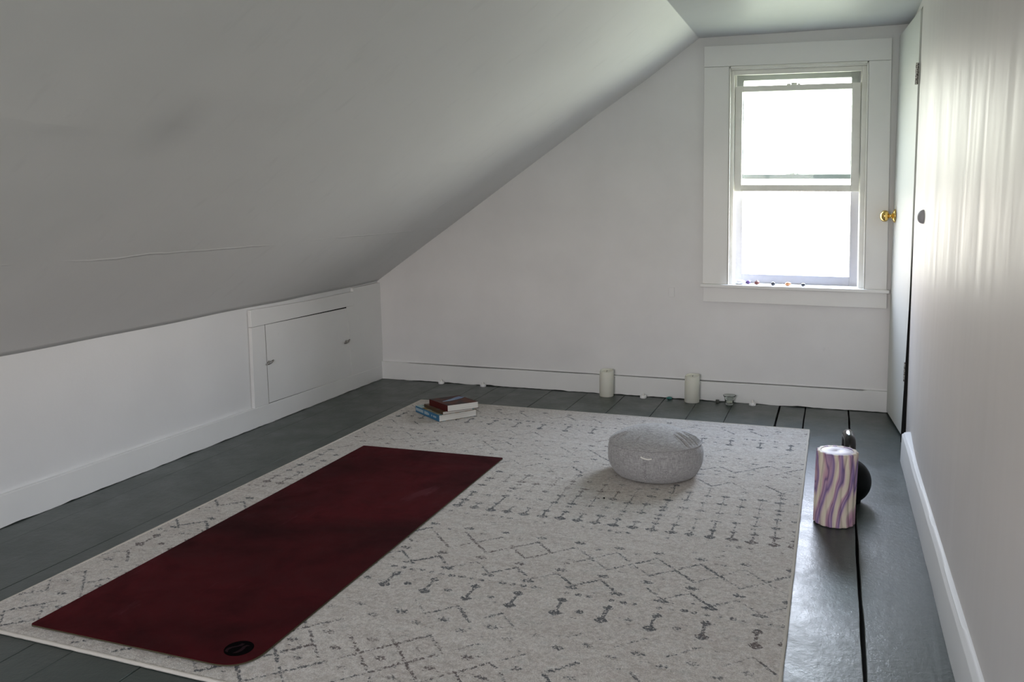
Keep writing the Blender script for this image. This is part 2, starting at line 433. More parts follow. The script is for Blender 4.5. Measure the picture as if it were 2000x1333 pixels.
# access hatch: trim boards, panel
bm = bmesh.new()
def fx(a, b, d): return (d, a, b)       # (y, z, depth x)
zt = lambda y: zk(y) - .004
slab(bm, [(-1.325, .104), (-1.2105, .104), (-1.2055, .523), (-1.312, .523)], [], fx, -.005, .019)               # left upright
slab(bm, [(-1.312, .5245), (-.33, .5245), (-.33, .610), (-.8, .604), (-1.312, zt(-1.31)-.006)], [], fx, -.005, .019)  # head board
slab(bm, [(-.385, .086), (.0, .086), (.0, zt(0)-.004), (-.329, zt(-.33)), (-.329, .5245), (-.41, .523)], [], fx, -.005, .0185)
tag(obj('trim_1', bm, m_trim, bevel=.0015), 'white flat boards framing the knee wall hatch', kind='structure')
bm = bmesh.new(); slab(bm, [(-1.216, .100), (-.39, .087), (-.405, .526), (-1.210, .526)], [], fx, -.004, .0135)  # near-black filler, raised almost flush, paints the shade of the hatch slit
tag(obj('hatch_gap_shade', bm, m_gap_shade), 'dark strip standing in for the shade in the gap around the hatch panel', kind='structure')
hatch = empty('door_2', (.01, -1.2, .1)); tag(hatch, 'low white hatch door in the knee wall', kind='structure')
def under(o, root):             # parent while keeping world placement of mesh coordinates
    o.parent = root; o.matrix_parent_inverse = Matrix.Translation(-root.location) if root.rotation_euler.z == 0 else (Matrix.Translation(root.location) @ root.rotation_euler.to_matrix().to_4x4()).inverted()
    return o
bm = bmesh.new(); slab(bm, [(-1.2035, .1065), (-.3853, .0925), (-.4103, .5165), (-1.198, .5225)], [], fx, .010, .0175)
under(obj('door_panel', bm, m_trim, bevel=.0015), hatch)
# turn latch at the left, its twin at the right
def latch(y, z, name):
    bm = bmesh.new()
    lathe(bm, [(0, .0), (.011, .0), (.011, .004), (.006, .006), (.006, .012), (0, .013)], 14, (-.0, 0, 0), '-x')
    for v in bm.verts: v.co = Vector((.0175 - v.co.x, v.co.y + y, v.co.z + z))
    tube(bm, [(.026, y-.028, z-.004), (.028, y-.01, z), (.028, y+.012, z+.002), (.026, y+.03, z+.010)], [.004, .0055, .0055, .004], 8)
    return under(obj(name, bm, m_hinge, smooth=True), hatch)
latch(-1.19, .32, 'turn_latch')['label'] = 'chipped metal turn latch over the gap'
latch(-.437, .312, 'turn_latch')['label'] = 'chipped metal turn latch at the far edge'

# ceiling: slope + flat, one grid
bm = bmesh.new(); rows = []
nx1, nx2 = 60, 24
for j in range(ND+1):
    y = .05 + (YF-.1-.05)*j/ND
    r = []
    for i in range(nx1+1):
        s_ = i/nx1; x = -.002 + (RIDX+.002)*s_; z = zk(y) + (RIDZ-zk(y))*s_
        z += .006*math.sin(PI*s_)*mnoise.noise(Vector((x*2.2, y*1.4, 3)))
        z -= .010*max(0, 1-abs(s_-.86)/.14)*1.0
        r.append(bm.verts.new((x, y, z)))
    for i in range(1, nx2+1):
        s_ = i/nx2; x = RIDX + 1.9*s_
        z = RIDZ - .016*s_*1.7 + .003*mnoise.noise(Vector((x*3, y*2, 7)))
        r.append(bm.verts.new((x, y, z)))
    rows.append(r)
for a, b in zip(rows, rows[1:]):
    for k in range(len(a)-1): bm.faces.new([a[k], b[k], b[k+1], a[k+1]])
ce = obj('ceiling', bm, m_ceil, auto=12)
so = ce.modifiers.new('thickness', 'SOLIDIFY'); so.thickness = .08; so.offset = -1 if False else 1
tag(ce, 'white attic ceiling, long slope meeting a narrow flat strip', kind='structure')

# right wall with the closet opening in the far corner
bm = bmesh.new()
def fr_(a, b, d): return (xr(b)+d, a, b)
def strip_wall(y0, y1, z0, z1, n):
    for k in range(n):
        a, b = y0+(y1-y0)*k/n, y0+(y1-y0)*(k+1)/n
        box(bm, 0, .12, a, b, z0, z1, f=lambda d, y, z: (xw(y, z)+d, y, z))
strip_wall(YF-.1, -1.6, -.03, 2.06, 1); strip_wall(-1.6, -.592, -.03, 2.06, 14); strip_wall(-.592, .02, 1.945, 2.06, 1)
bmesh.ops.remove_doubles(bm, verts=bm.verts, dist=1e-5)
seen_ = {}
for f_ in bm.faces: seen_.setdefault(tuple(sorted(v.index for v in f_.verts)), []).append(f_)
for fs in seen_.values():
    if len(fs) > 1:
        for f_ in fs: bm.faces.remove(f_)
tag(obj('wall_right', bm, m_right, auto=30), 'glossy white wall on the right', kind='structure')
bm = bmesh.new()
box(bm, 3.80, 3.86, -.9, .0, -.03, 2.06); box(bm, 3.2, 3.8, -.95, -.89, -.03, 2.06)
tag(obj('wall_closet', bm, m_wall), 'inside of the closet behind the door', kind='structure')
# right baseboard with its sloping top ledge
bm = bmesh.new(); prev = None
for i in range(200):
    y = -.905 + (YF+.905)*i/199
    zb = max(0, .001+.003*mnoise.noise(Vector((y*9, 3, 0))))
    wv = .0015*mnoise.noise(Vector((y*3, 7, 0)))
    r = [bm.verts.new(p) for p in ((3.12, y, zb), (3.076+wv, y, zb), (3.076+wv, y, .119), (3.0775+wv, y, .1225), (3.083+wv, y, .125), (3.0845+wv, y, .129), (3.0945, y, .1325), (3.14, y, .1345))]
    if prev:
        for k in range(7): bm.faces.new([prev[k], prev[k+1], r[k+1], r[k]])
    else: bm.faces.new(r)
    prev = r
tag(obj('baseboard_right', bm, m_rail, auto=50), 'white baseboard with a beaded top along the right wall', kind='structure')

# front gable behind the camera with two daylight openings
bm = bmesh.new()
slab(bm, [(-.12, -.05), (3.9, -.05), (3.9, 2.25), (1.75, 2.25), (-.12, .95)], [[(1.35, .65), (2.55, .65), (2.55, 1.75), (1.35, 1.75)]], fy, YF-.1, YF)
tag(obj('wall_front', bm, m_wall), 'white gable wall behind the camera', kind='structure')
w2 = empty('window_2', (1.95, YF-.05, .65)); tag(w2, 'plain window behind the camera', kind='structure')
bm = bmesh.new()
for a in (1.35, 1.925, 2.50): box(bm, a, a+.05, YF-.08, YF-.03, .65, 1.75)
for b in (.65, 1.175, 1.70): box(bm, 1.4, 2.5, YF-.078, YF-.032, b, b+.05)
under(obj('window_frame', bm, m_sash), w2)

# ---------------------------------------------------------------- window_1
win = empty('window_1', (2.55, 0, .66)); tag(win, 'white double hung window with its lower sash raised', kind='structure')
def wpart(name, boxes, mat, bevel=.0015, parent=None, label=None):
    bm = bmesh.new()
    for b_ in boxes: box(bm, *b_, f=W)
    o = obj(name, bm, mat, bevel=bevel)
    if parent is None: under(o, win)
    else:
        o.parent = parent; o.matrix_parent_inverse = Matrix.Identity(4)
    if label: o['label'] = label
    return o
wpart('side_casing', [(0, OL-.001, -.021, 0, 0, 1.162)], m_trim)
wpart('side_casing', [(OR+.001, NW, -.021, 0, 0, 1.162)], m_trim)
wpart('head_casing', [(0, NW, -.022, 0, 1.163, NH)], m_trim)
wpart('inner_bead', [(OL, OL+.006, -.024, 0, 0, 1.150), (OR-.006, OR, -.024, 0, 0, 1.150), (OL+.006, OR-.006, -.024, 0, 1.150, 1.162)], m_sash)
wpart('jamb', [(OL-.02, OL+.004, 0, .15, -.02, 1.16), (OR-.004, OR+.02, 0, .15, -.02, 1.16), (OL+.004, OR-.004, 0, .15, OT+.001, 1.16)], m_sash)
wpart('sash_stop', [(OL+.004, OL+.024, .004, .024, 0, OT), (OR-.030, OR-.004, .004, .024, 0, OT), (OL+.024, OR-.030, .004, .024, OT-.024, OT)], m_sash)
wpart('parting_bead', [(OL+.004, OL+.030, .067, .074, 0, OT), (OR-.034, OR-.004, .067, .074, 0, OT)], m_sash)
stool = wpart('stool', [(-.010, .942, -.045, .0, -.018, 0), (OL+.001, OR-.001, 0, .15, -.018, 0)], m_trim, .003)
wpart('apron', [(.004, .932, -.020, 0, -.100, -.019)], m_trim)
SL, SR = .160, .790
ls = wpart('lower_sash', [(SL, .197, .028, .062, .508, 1.064), (.749, SR, .028, .062, .508, 1.064), (.197, .749, .028, .062, .508, .543), (.197, .749, .028, .062, 1.034, 1.064)], m_sash)
def child(o, root):
    o.parent = root; o.matrix_parent_inverse = (root.matrix_parent_inverse).copy() if False else Matrix.Identity(4)
    return o
wpart('pane', [(.194, .752, .044, .047, .54, 1.037)], m_pane, 0, ls)
us = wpart('upper_sash', [(SL+.004, .200, .076, .108, .575, OT), (.746, SR-.004, .076, .108, .575, OT), (.200, .746, .076, .108, .575, .600), (.200, .746, .076, .108, 1.098, OT)], m_upper)
wpart('pane', [(.197, .749, .091, .094, .597, 1.10)], m_pane, 0, us)
wpart('storm_frame', [(.156, .196, .118, .140, 0, OT), (.751, .806, .118, .140, 0, OT), (.196, .751, .118, .140, 0, .049), (.196, .751, .118, .140, 1.10, OT)], m_storm)
# sash lock on top of the raised sash's rail, keeper on the upper sash's meeting rail
bm = bmesh.new()
for b_ in ((.425, .445, .034, .054, 1.064, 1.071), (.447, .477, .036, .052, 1.064, 1.076), (.480, .492, .034, .054, 1.064, 1.071), (.472, .475, .040, .046, 1.076, 1.086)): box(bm, *b_, f=W)
o = obj('sash_lock', bm, m_sash, bevel=.001); child(o, ls)
bm = bmesh.new()
for b_ in ((.425, .440, .080, .100, .600, .606), (.442, .470, .082, .098, .600, .609), (.475, .490, .080, .100, .600, .606)): box(bm, *b_, f=W)
o = obj('sash_keeper', bm, m_sash, bevel=.001); child(o, us)

# ---------------------------------------------------------------- closet door (door_1)
d1 = empty('door_1', (3.09, -.57, .012)); tag(d1, 'plain white closet door standing ajar in the far right corner', kind='structure')
HB, HT, FB, FT = Vector((3.112, -.580, .012)), Vector((3.072, -.580, 1.935)), Vector((3.066, -.022, .012)), Vector((3.026, -.022, 1.925))
def D(a, d, b):                 # a along leaf 0 hinge..1 free, b up 0..1, d metres behind the room face
    p = HB*(1-a)*(1-b) + HT*(1-a)*b + FB*a*(1-b) + FT*a*b
    return (p.x + d, p.y, p.z)
bm = bmesh.new(); box(bm, 0, 1, 0, .034, 0, 1, f=D)
under(obj('door_leaf', bm, m_door, bevel=.002), d1)
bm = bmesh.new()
box(bm, xr(1)-.0, 3.25, -.591, -.5835, 0, 1.945)  # jamb face coloured near-black for the shade in the slit beside the leaf
under(obj('jamb', bm, m_gap_shade), d1)
for zf in (.862, .300):
    bm = bmesh.new()
    p0 = Vector(D(0, 0, zf)); 
    zc = 1.665 if zf > .5 else .335
    p0 = Vector(D(0, 0, (zc-.012)/1.92))
    for k in range(5):
        z0 = zc - .046 + k*.0184
        cyl = [(0, 0), (.0062, 0), (.0062, .0172), (0, .0172)]
        lathe(bm, cyl, 14, (p0.x-.006, p0.y-.003, z0))
    box(bm, p0.x-.003, p0.x+.002, p0.y, p0.y+.026, zc-.044, zc+.044)
    h_ = under(obj('hinge', bm, m_hinge, auto=40), d1)
bm = bmesh.new()
kx, ky, kz = Vector(D(.88, 0, .537))
lathe(bm, [(0, 0), (.034, 0), (.034, .004), (.029, .010), (.018, .014), (.012, .018), (.0105, .026), (.013, .031), (.019, .0325), (.0245, .0365), (.0275, .0425), (.0288, .049), (.0280, .0555), (.0250, .0615), (.0200, .0665), (.0135, .0700), (.007, .0715), (0, .072)], 36, (kx, ky, kz), '-x')
under(obj('door_knob', bm, m_brass, smooth=True), d1)['label'] = 'round polished brass knob with rose plate'

# small grey wall bumper on right wall
bm = bmesh.new()
bz, by = 1.053, -1.075
prof = [(0.028*math.cos(a), .024*math.sin(a)) for a in np.linspace(0, PI/2, 10)]; prof[-1] = (0, .024)
lathe(bm, [(0, 0)]+prof, 32, (xw(by, bz)-.0005, by, bz), '-x')
tag(obj('wall_bumper', bm, m_grey, auto=60), 'small grey dome bumper on the right wall beside the closet door', 'wall bumper')
# painted-over cover plate
bm = bmesh.new(); box(bm, 1.896, 1.930, -.0045, 0, .589, .645)
tag(obj('cover_plate', bm, m_wall, bevel=.004), 'small painted-over cover plate on the window wall left of the window apron', 'cover plate')

# ---------------------------------------------------------------- rug
RX0, RX1, RY1, RY0 = .562, 2.692, -.522, -3.305    # y from far edge RY1 to near edge RY0
RW, RL = RX1-RX0, RY1-RY0
cs = .0042
nx, ny = int(RW/cs)+1, int(RL/cs)+1
gx = np.linspace(0, RW, nx); gy = np.linspace(0, RL, ny)
dye = np.zeros((ny, nx)); rust = np.zeros((ny, nx))
def stroke(x0, y0, x1, y1, wdt=.0036, s=1., soft=.0030):
    m_ = wdt+soft+.002
    i0 = max(0, int((min(x0, x1)-m_)/RW*(nx-1))); i1 = min(nx, int((max(x0, x1)+m_)/RW*(nx-1))+2)
    j0 = max(0, int((min(y0, y1)-m_)/RL*(ny-1))); j1 = min(ny, int((max(y0, y1)+m_)/RL*(ny-1))+2)
    if i1 <= i0 or j1 <= j0: return
    xx, yy = np.meshgrid(gx[i0:i1], gy[j0:j1])
    dx, dy = x1-x0, y1-y0; L2 = dx*dx+dy*dy+1e-12
    tt = np.clip(((xx-x0)*dx+(yy-y0)*dy)/L2, 0, 1)
    d = np.hypot(xx-x0-tt*dx, yy-y0-tt*dy)
    v = np.clip((wdt+soft-d)/soft, 0, 1)*s
    dye[j0:j1, i0:i1] = np.maximum(dye[j0:j1, i0:i1], v)
R = random.Random(11)
def wy(x): return .035*(1-x/RW)*0 # straight rows
def knot(x, y, w_=.011, h_=.006, s=1.):
    x += R.uniform(-.003, .003); y += R.uniform(-.003, .003); s *= R.uniform(.7, 1.1)
    stroke(x-w_, y, x+w_, y, .003, s); stroke(x-w_*.5, y-h_, x+w_*.5, y+h_, .003, s*.9); stroke(x+w_*.5, y-h_, x-w_*.5, y+h_, .003, s*.9)
def flower(x, y, w_=.018, h_=.014, s=1.):
    x += R.uniform(-.003, .003); y += R.uniform(-.003, .003); s *= R.uniform(.8, 1.1)
    for a, b in ((-1, 0), (0, -1), (1, 0), (0, 1)):
        c, d = {(-1, 0): (0, -1), (0, -1): (1, 0), (1, 0): (0, 1), (0, 1): (-1, 0)}[(a, b)]
        stroke(x+a*w_*.8, y+b*h_*.8, x+c*w_*.8, y+d*h_*.8, .0035, s)
    knot(x, y, w_*.6, h_*.5, s*.9)
def zig(ya, yb, xo, half=.0667, s=1., broken=.14):
    """zigzag: ya at xo - 2k*half, yb between"""
    k0 = int(xo/half)+1
    x = xo - k0*half; up_ = (k0 % 2 == 0); prev = None
    while x < RW+half:
        y = ya if up_ else yb
        if prev:
            s_ = s*R.uniform(.35, 1.0) if R.random() > broken else s*.12
            n_ = 7; px_, py_ = prev; jx0, jy0 = px_, py_
            for q in range(1, n_+1):
                t_ = q/n_; jx = px_+(x-px_)*t_+R.uniform(-.0022, .0022); jy = py_+(y-py_)*t_+R.uniform(-.0022, .0022)
                if R.random() > .10: stroke(jx0, jy0, jx, jy, .0024, s_*R.uniform(.5, 1.2)); stroke(jx-.003, jy, jx+.003, jy, .0030, s_*R.uniform(.4, 1.1))
                jx0, jy0 = jx, jy
        prev = (x, y); x += half; up_ = not up_
AX, BX = 2.06, 1.993          # the two column phases
M2 = .1335
colsA = [AX-k*M2 for k in range(-1, 17)]; colsB = [BX-k*M2 for k in range(-1, 17)]
def band_dots(y, s=.8, step=.0334, p=.85):
    x = AX+.033*2
    while x > 0:
        if R.random() < p: knot(x, y+R.uniform(-.004, .004), R.uniform(.004, .009), .005, s*R.uniform(.5, 1.1))
        x -= step
def band_bells(y1, y2, s=1.):
    for x in colsA:
        flower(x, y1, .013, .012, s); flower(x, y2, .017, .014, s*1.05)
        stroke(x+R.uniform(-.002, .002), y1, x, y2, .0030, s*.75)
    for x in colsB:
        if R.random() < .85: knot(x, (y1+y2)/2+.012, .009, .006, s*R.uniform(.5, .95))
# far edge group
zig(.185, .115, AX, s=.8); band_dots(.268, .75)
for x in colsB:
    knot(x, .085, .012, .008, .7)
band_bells(.312, .385, .95)
zig(.455, .525, AX, s=.65)
zig(.730, .660, AX, s=.75); zig(.735, .800, AX, s=.75)
for x in colsB: knot(x, .595, .014, .006, .6); knot(x, .86, .014, .006, .6)
for x in colsA: knot(x, .585, .012, .006, .5); knot(x, .655, .016, .006, .5); knot(x, .80, .014, .006, .6)
zig(1.0, .925, AX, s=.85)
# chain field
for ph_, cols in ((0, colsA), (1, colsB)):
    for x in cols:
        y = (1.03 if ph_ == 0 else 1.10) + R.uniform(-.006, .006); ylast = None
        ds = R.uniform(.55, 1.05)
        while y < 1.47:
            w_ = R.uniform(.013, .021)
            flower(x, y, w_, .009, ds*R.uniform(.6, 1.0))
            if ylast: stroke(x+R.uniform(-.004, .004), ylast, x+R.uniform(-.004, .004), y, .0020, ds*R.uniform(.2, .8))
            if R.random() < .35: knot(x+R.uniform(-.006, .006), y+.035, .009, .006, ds*.7)
            ylast = y; y += .0845 if ph_ == 0 else .088
            y += R.uniform(-.005, .005)
        flower(x, 1.515, .021, .015, min(1.1, ds*1.25)); stroke(x, ylast, x, 1.515, .0028, ds*.8)
band_dots(1.572, .55); band_dots(1.655, .25, .05, .6)
for x in colsB:
    knot(x, 1.705, .015, .007, .9); knot(x, 1.925, .015, .008, .9)
for x in colsA: knot(x, 1.735, .010, .006, .4)
zig(1.812, 1.745, AX, s=1.0, broken=.06); zig(1.815, 1.880, AX, s=.9, broken=.10)
zig(2.020, 1.955, AX, s=1.0, broken=.06)
for x in colsA: knot(x, 2.032, .018, .006, .9)
band_dots(2.072, .85)
band_bells(2.118, 2.195, 1.15)
zig(2.250, 2.320, AX, s=.75, broken=.3)
for x in colsA: knot(x, 2.33, .016, .010, .55)
for x in colsB: knot(x, 2.37, .014, .008, .45)
for a, b in ((2.420, 2.490), (2.560, 2.490), (2.560, 2.630), (2.700, 2.630), (2.700, 2.765)):
    zig(a, b, AX, s=.95, broken=.22)
for x in colsB: knot(x, 2.56, .014, .008, .6)
for x in colsA: knot(x, 2.49, .014, .008, .55); knot(x, 2.63, .012, .008, .5)
# stray flecks
for _ in range(2600):
    x, y = R.uniform(0, RW), R.uniform(.02, RL-.02); l = R.uniform(.002, .009)
    stroke(x-l, y, x+l, y+R.uniform(-.002, .002), .0014, R.uniform(.15, .5))
rust = np.clip((np.sin(gx[None, :]*3.1+1)*np.sin(gy[:, None]*9.3)+rng.normal(0, .15, (ny, nx))-.55)*1.8, 0, .35)
xx, yy = np.meshgrid(gx, gy)
zz = .0085 + rng.normal(0, .0004, (ny, nx)) + .0012*np.sin(yy*5.3+xx*1.7) - .0012*dye
zz += .010*np.exp(-((xx-0)**2/.02 + (yy-RL)**2/.01))*0
V = np.empty((ny*nx, 3)); V[:, 0] = (RX0+xx).ravel(); V[:, 1] = (RY1-yy).ravel(); V[:, 2] = zz.ravel()
idx = np.arange(ny*nx).reshape(ny, nx)
Q = np.stack([idx[:-1, :-1], idx[1:, :-1], idx[1:, 1:], idx[:-1, 1:]], -1).reshape(-1, 4)
me = bpy.data.meshes.new('rug_pile'); me.vertices.add(len(V)); me.vertices.foreach_set('co', V.ravel().astype(np.float32))
me.loops.add(Q.size); me.loops.foreach_set('vertex_index', Q.ravel().astype(np.int32))
me.polygons.add(len(Q)); me.polygons.foreach_set('loop_start', (np.arange(len(Q))*4).astype(np.int32)); me.polygons.foreach_set('loop_total', np.full(len(Q), 4, np.int32))
me.polygons.foreach_set('use_smooth', np.ones(len(Q), bool))
me.update()
for nm, arr in (('dye', dye), ('rust', rust)):
    at_ = me.attributes.new(nm, 'FLOAT', 'POINT'); at_.data.foreach_set('value', arr.ravel().astype(np.float32))
me.materials.append(m_rug)
rug = empty('area_rug', (RX0, RY0, 0)); tag(rug, 'large cream area rug with faded charcoal diamond and dash pattern on the floorboards', 'rug')
po = bpy.data.objects.new('pile', me); COL.objects.link(po); under(po, rug)
bm = bmesh.new()
ring = []
def edge(p, q, n):
    for i in range(n):
        t_ = i/n; ring.append((p[0]+(q[0]-p[0])*t_+R.uniform(-.0006, .0006), p[1]+(q[1]-p[1])*t_+R.uniform(-.0006, .0006), .0054))
edge((RX0, RY0), (RX1, RY0), 120); edge((RX1, RY0), (RX1, RY1), 140); edge((RX1, RY1), (RX0, RY1), 120); edge((RX0, RY1), (RX0, RY0), 140)
tube(bm, ring, .0054, 10, closed=True)
under(obj('edge_binding', bm, m_bind, smooth=True), rug)['label'] = 'pale serged edge of the rug'

# ---------------------------------------------------------------- yoga mat
mz = .0135
MFL, MBL, MBR, MFR = Vector((.775, -3.262)), Vector((.748, -1.478)), Vector((1.439, -1.453)), Vector((1.470, -3.254))
def rounded(P, rs, n=10):
    out = []
    for i, p in enumerate(P):
        a, b = P[i-1], P[(i+1) % len(P)]; r = rs[i]
        u1, u2 = (a-p).normalized(), (b-p).normalized()
        p1, p2 = p+u1*r, p+u2*r
        for k in range(n+1):
            t_ = k/n; out.append((1-t_)**2*p1 + 2*t_*(1-t_)*p + t_*t_*p2)
    return out
mpl = rounded([MFL, MFR, MBR, MBL], [.006, .095, .006, .006])
matr = empty('yoga_mat', (.775, -3.26, .0125)); tag(matr, 'long burgundy yoga mat laid on the left side of the rug', 'yoga mat')
def fz_(a, b, d): return (a, b, d)
bm = bmesh.new(); slab(bm, [tuple(p) for p in mpl], [], fz_, mz+.0018, mz+.0042)
under(obj('top_surface', bm, m_mat, bevel=.0008), matr)
bm = bmesh.new(); cen = sum((Vector(p) for p in mpl), Vector((0, 0)))/len(mpl)
slab(bm, [tuple(p + (p-cen).normalized()*.0012) for p in mpl], [], fz_, mz-.002, mz+.0018)
under(obj('rubber_underside', bm, m_matbase), matr)['label'] = 'thin olive rubber layer under the burgundy'
LG = Vector((1.397, -3.178)); LR = .037
def disc(bm, c, r0_, r1_, z0, z1, n=40):
    out = [(c.x+r1_*math.cos(2*PI*k/n), c.y+r1_*math.sin(2*PI*k/n)) for k in range(n)]
    slab(bm, out, [], fz_, z0, z1)
bm = bmesh.new(); disc(bm, LG, 0, LR, mz+.0042, mz+.0045)
lg = under(obj('printed_emblem', bm, m_black), matr); lg['label'] = 'small black round emblem near the rounded corner'
# strokes: in emblem coordinates u = along image right, v = image up
eu, ev = Vector((.934, .30)).normalized(), Vector((-.30, .934)).normalized()
def ribbon(bm, pts, wd):
    pts = [LG + eu*(p[0]*LR) + ev*(p[1]*LR) for p in pts]
    L_, R2 = [], []
    for i, p in enumerate(pts):
        t_ = (pts[min(i+1, len(pts)-1)]-pts[max(i-1, 0)]).normalized(); n_ = Vector((-t_.y, t_.x))
        w_ = wd[i]*LR
        L_.append(bm.verts.new((*(p+n_*w_), mz+.0048))); R2.append(bm.verts.new((*(p-n_*w_), mz+.0048)))
    for i in range(len(pts)-1): bm.faces.new([L_[i], L_[i+1], R2[i+1], R2[i]])
bm = bmesh.new()
ribbon(bm, [(.08, .62), (.02, .42), (-.2, .25), (-.5, .12), (-.72, -.10), (-.74, -.36), (-.60, -.52)], [.13, .12, .07, .08, .13, .11, .03])
ribbon(bm, [(.62, .34), (.42, .34), (.30, .18), (.28, -.06), (.20, -.32), (0, -.55), (-.18, -.64)], [.03, .09, .12, .13, .14, .10, .03])
o = obj('emblem_stroke', bm, m_logo); o.parent = lg; o.matrix_parent_inverse = Matrix.Identity(4)

# ---------------------------------------------------------------- meditation cushion
cx_, cy_, cz_ = 2.110, -1.425, .0112
cush = empty('meditation_cushion', (cx_, cy_, cz_), math.radians(0)); tag(cush, 'round grey linen meditation cushion sitting on the rug', 'cushion')
NT = 288
def seamz(th): return .131 + .010*math.cos(th+PI/2) + .004*math.cos(2*th+.6)
def crad(th): return 1 + .012*math.cos(2*th+.4) + .008*math.cos(3*th+1)
side_prof = [(0, 0, 0), (.120, 0, 0), (.150, .002, 0), (.168, .012, 0), (.182, .034, .1), (.1915, .06, .35), (.194, .085, .6), (.1925, .108, .85), (.1885, .124, .97), (.1845, .132, 1.0)]
top_prof = [(.1845, .132, 1), (.1880, .136, 1), (.1840, .141, 1), (.171, .151, .9), (.152, .163, .7), (.125, .176, .4), (.095, .188, .2), (.060, .197, .1), (.028, .202, 0), (0, .203, 0)]
def interp(prof, n):
    out = []; P = prof
    for i in range(len(P)-1):
        for k in range(n):
            t_ = k/n; p0 = P[max(i-1, 0)]; p1 = P[i]; p2 = P[i+1]; p3 = P[min(i+2, len(P)-1)]
            out.append(tuple(.5*((2*p1[j]) + (-p0[j]+p2[j])*t_ + (2*p0[j]-5*p1[j]+4*p2[j]-p3[j])*t_*t_ + (-p0[j]+3*p1[j]-3*p2[j]+p3[j])*t_**3) for j in range(3)))
    out.append(P[-1]); return out
pleats = []
PR = random.Random(5)
for a0, cnt in ((-.62, 5), (-.05, 3), (2.35, 4), (1.2, 3), (3.5, 3), (-1.9, 1), (.7, 3)):
    for k in range(cnt): pleats.append((a0 + k*.115 + PR.uniform(-.02, .02), PR.uniform(.5, 1.0), PR.uniform(.25, .55)))
def cush_pt(r, z, s_, th, top):
    rr = r*crad(th); zz_ = z + s_*(seamz(th)-.131)
    rr += .0022*mnoise.noise(Vector((math.cos(th)*3, math.sin(th)*3, z*25)))
    if top and r < .186:
        dep = (.1845-r)/.1845
        for a, s2, ln in pleats:
            d = (th-a+PI) % (2*PI)-PI
            d += dep*.25*math.sin(a*5)
            if abs(d) < .12 and dep < ln:
                zz_ -= .0110*s2*math.exp(-(d/.026)**2)*math.sin(PI*min(1, (dep+.03)/ln))
                zz_ += .0040*s2*math.exp(-((abs(d)-.055)/.03)**2)*math.sin(PI*min(1, (dep+.03)/ln))
    if not top and z > .09:
        rr -= .0010*math.sin(th*34+2*math.sin(th*3))*(z-.09)/.04
    return (rr*math.cos(th), rr*math.sin(th), zz_)
def cush_mesh(prof, top):
    bm = bmesh.new(); rings = []
    for r, z, s_ in interp(prof, 5):
        if r < 1e-5: rings.append([bm.verts.new((0, 0, z))]); continue
        rings.append([bm.verts.new(cush_pt(r, z, s_, 2*PI*i/NT, top)) for i in range(NT)])
    for a, b in zip(rings, rings[1:]):
        for i in range(NT):
            j = (i+1) % NT
            if len(a) == 1: bm.faces.new([a[0], b[i], b[j]])
            elif len(b) == 1: bm.faces.new([a[i], b[0], a[j]])
            else: bm.faces.new([a[i], b[i], b[j], a[j]])
    return bm
obj('side_panel', cush_mesh(side_prof, False), m_linen, cush, smooth=True)
obj('top_panel', cush_mesh(top_prof, True), m_linen, cush, smooth=True)
# tab and lettering stitched on the side facing the camera
def side_r(z):
    P = side_prof
    for a, b in zip(P, P[1:]):
        if a[1] <= z <= b[1] and b[1] > a[1]: return a[0]+(b[0]-a[0])*(z-a[1])/(b[1]-a[1])
    return P[-1][0]
def on_side(u, z, out):         # u: arc metres to the right as seen from the front
    th = TAB + u/.19; r = side_r(z)*crad(th)+out
    return (r*math.cos(th), r*math.sin(th), z)
TAB = math.atan2(-3.1, .55) - .17
bm = bmesh.new()
pr = None
for k in range(9):
    u = -.022 + .044*k/8; zt_ = .121 - .004*math.sin(PI*k/8) - .004*k/8
    r = [bm.verts.new(on_side(u, zt_-.0035, .0012)), bm.verts.new(on_side(u, zt_-.0035, .0055)), bm.verts.new(on_side(u, zt_, .0055)), bm.verts.new(on_side(u, zt_, .0012))]
    if pr:
        for a in range(4): bm.faces.new([pr[a], pr[(a+1) % 4], r[(a+1) % 4], r[a]])
    pr = r
obj('pull_tab', bm, m_tab, cush)['label'] = 'thin white tab above the lettering'
fc = bpy.data.curves.new('lettering_font', 'FONT'); fc.body = 'CNTEHOOI'; fc.size = .0175; fc.extrude = 0
fo = bpy.data.objects.new('lettering_font', fc); COL.objects.link(fo)
bpy.context.view_layer.update()
lm = bpy.data.meshes.new_from_object(fo.evaluated_get(bpy.context.evaluated_depsgraph_get()))
bpy.data.objects.remove(fo); bpy.data.curves.remove(fc)
lb = bmesh.new(); lb.from_mesh(lm)
bmesh.ops.triangulate(lb, faces=lb.faces)
bmesh.ops.subdivide_edges(lb, edges=[e_ for e_ in lb.edges if e_.calc_length() > .006], cuts=1)
for v in lb.verts:
    x, y = v.co.x, v.co.y
    v.co = Vector(on_side(-.010 + y, .112 - x*1.0, .0010))
obj('embossed_lettering', lb, m_emb, cush)['label'] = 'tone on tone letters running down the side'

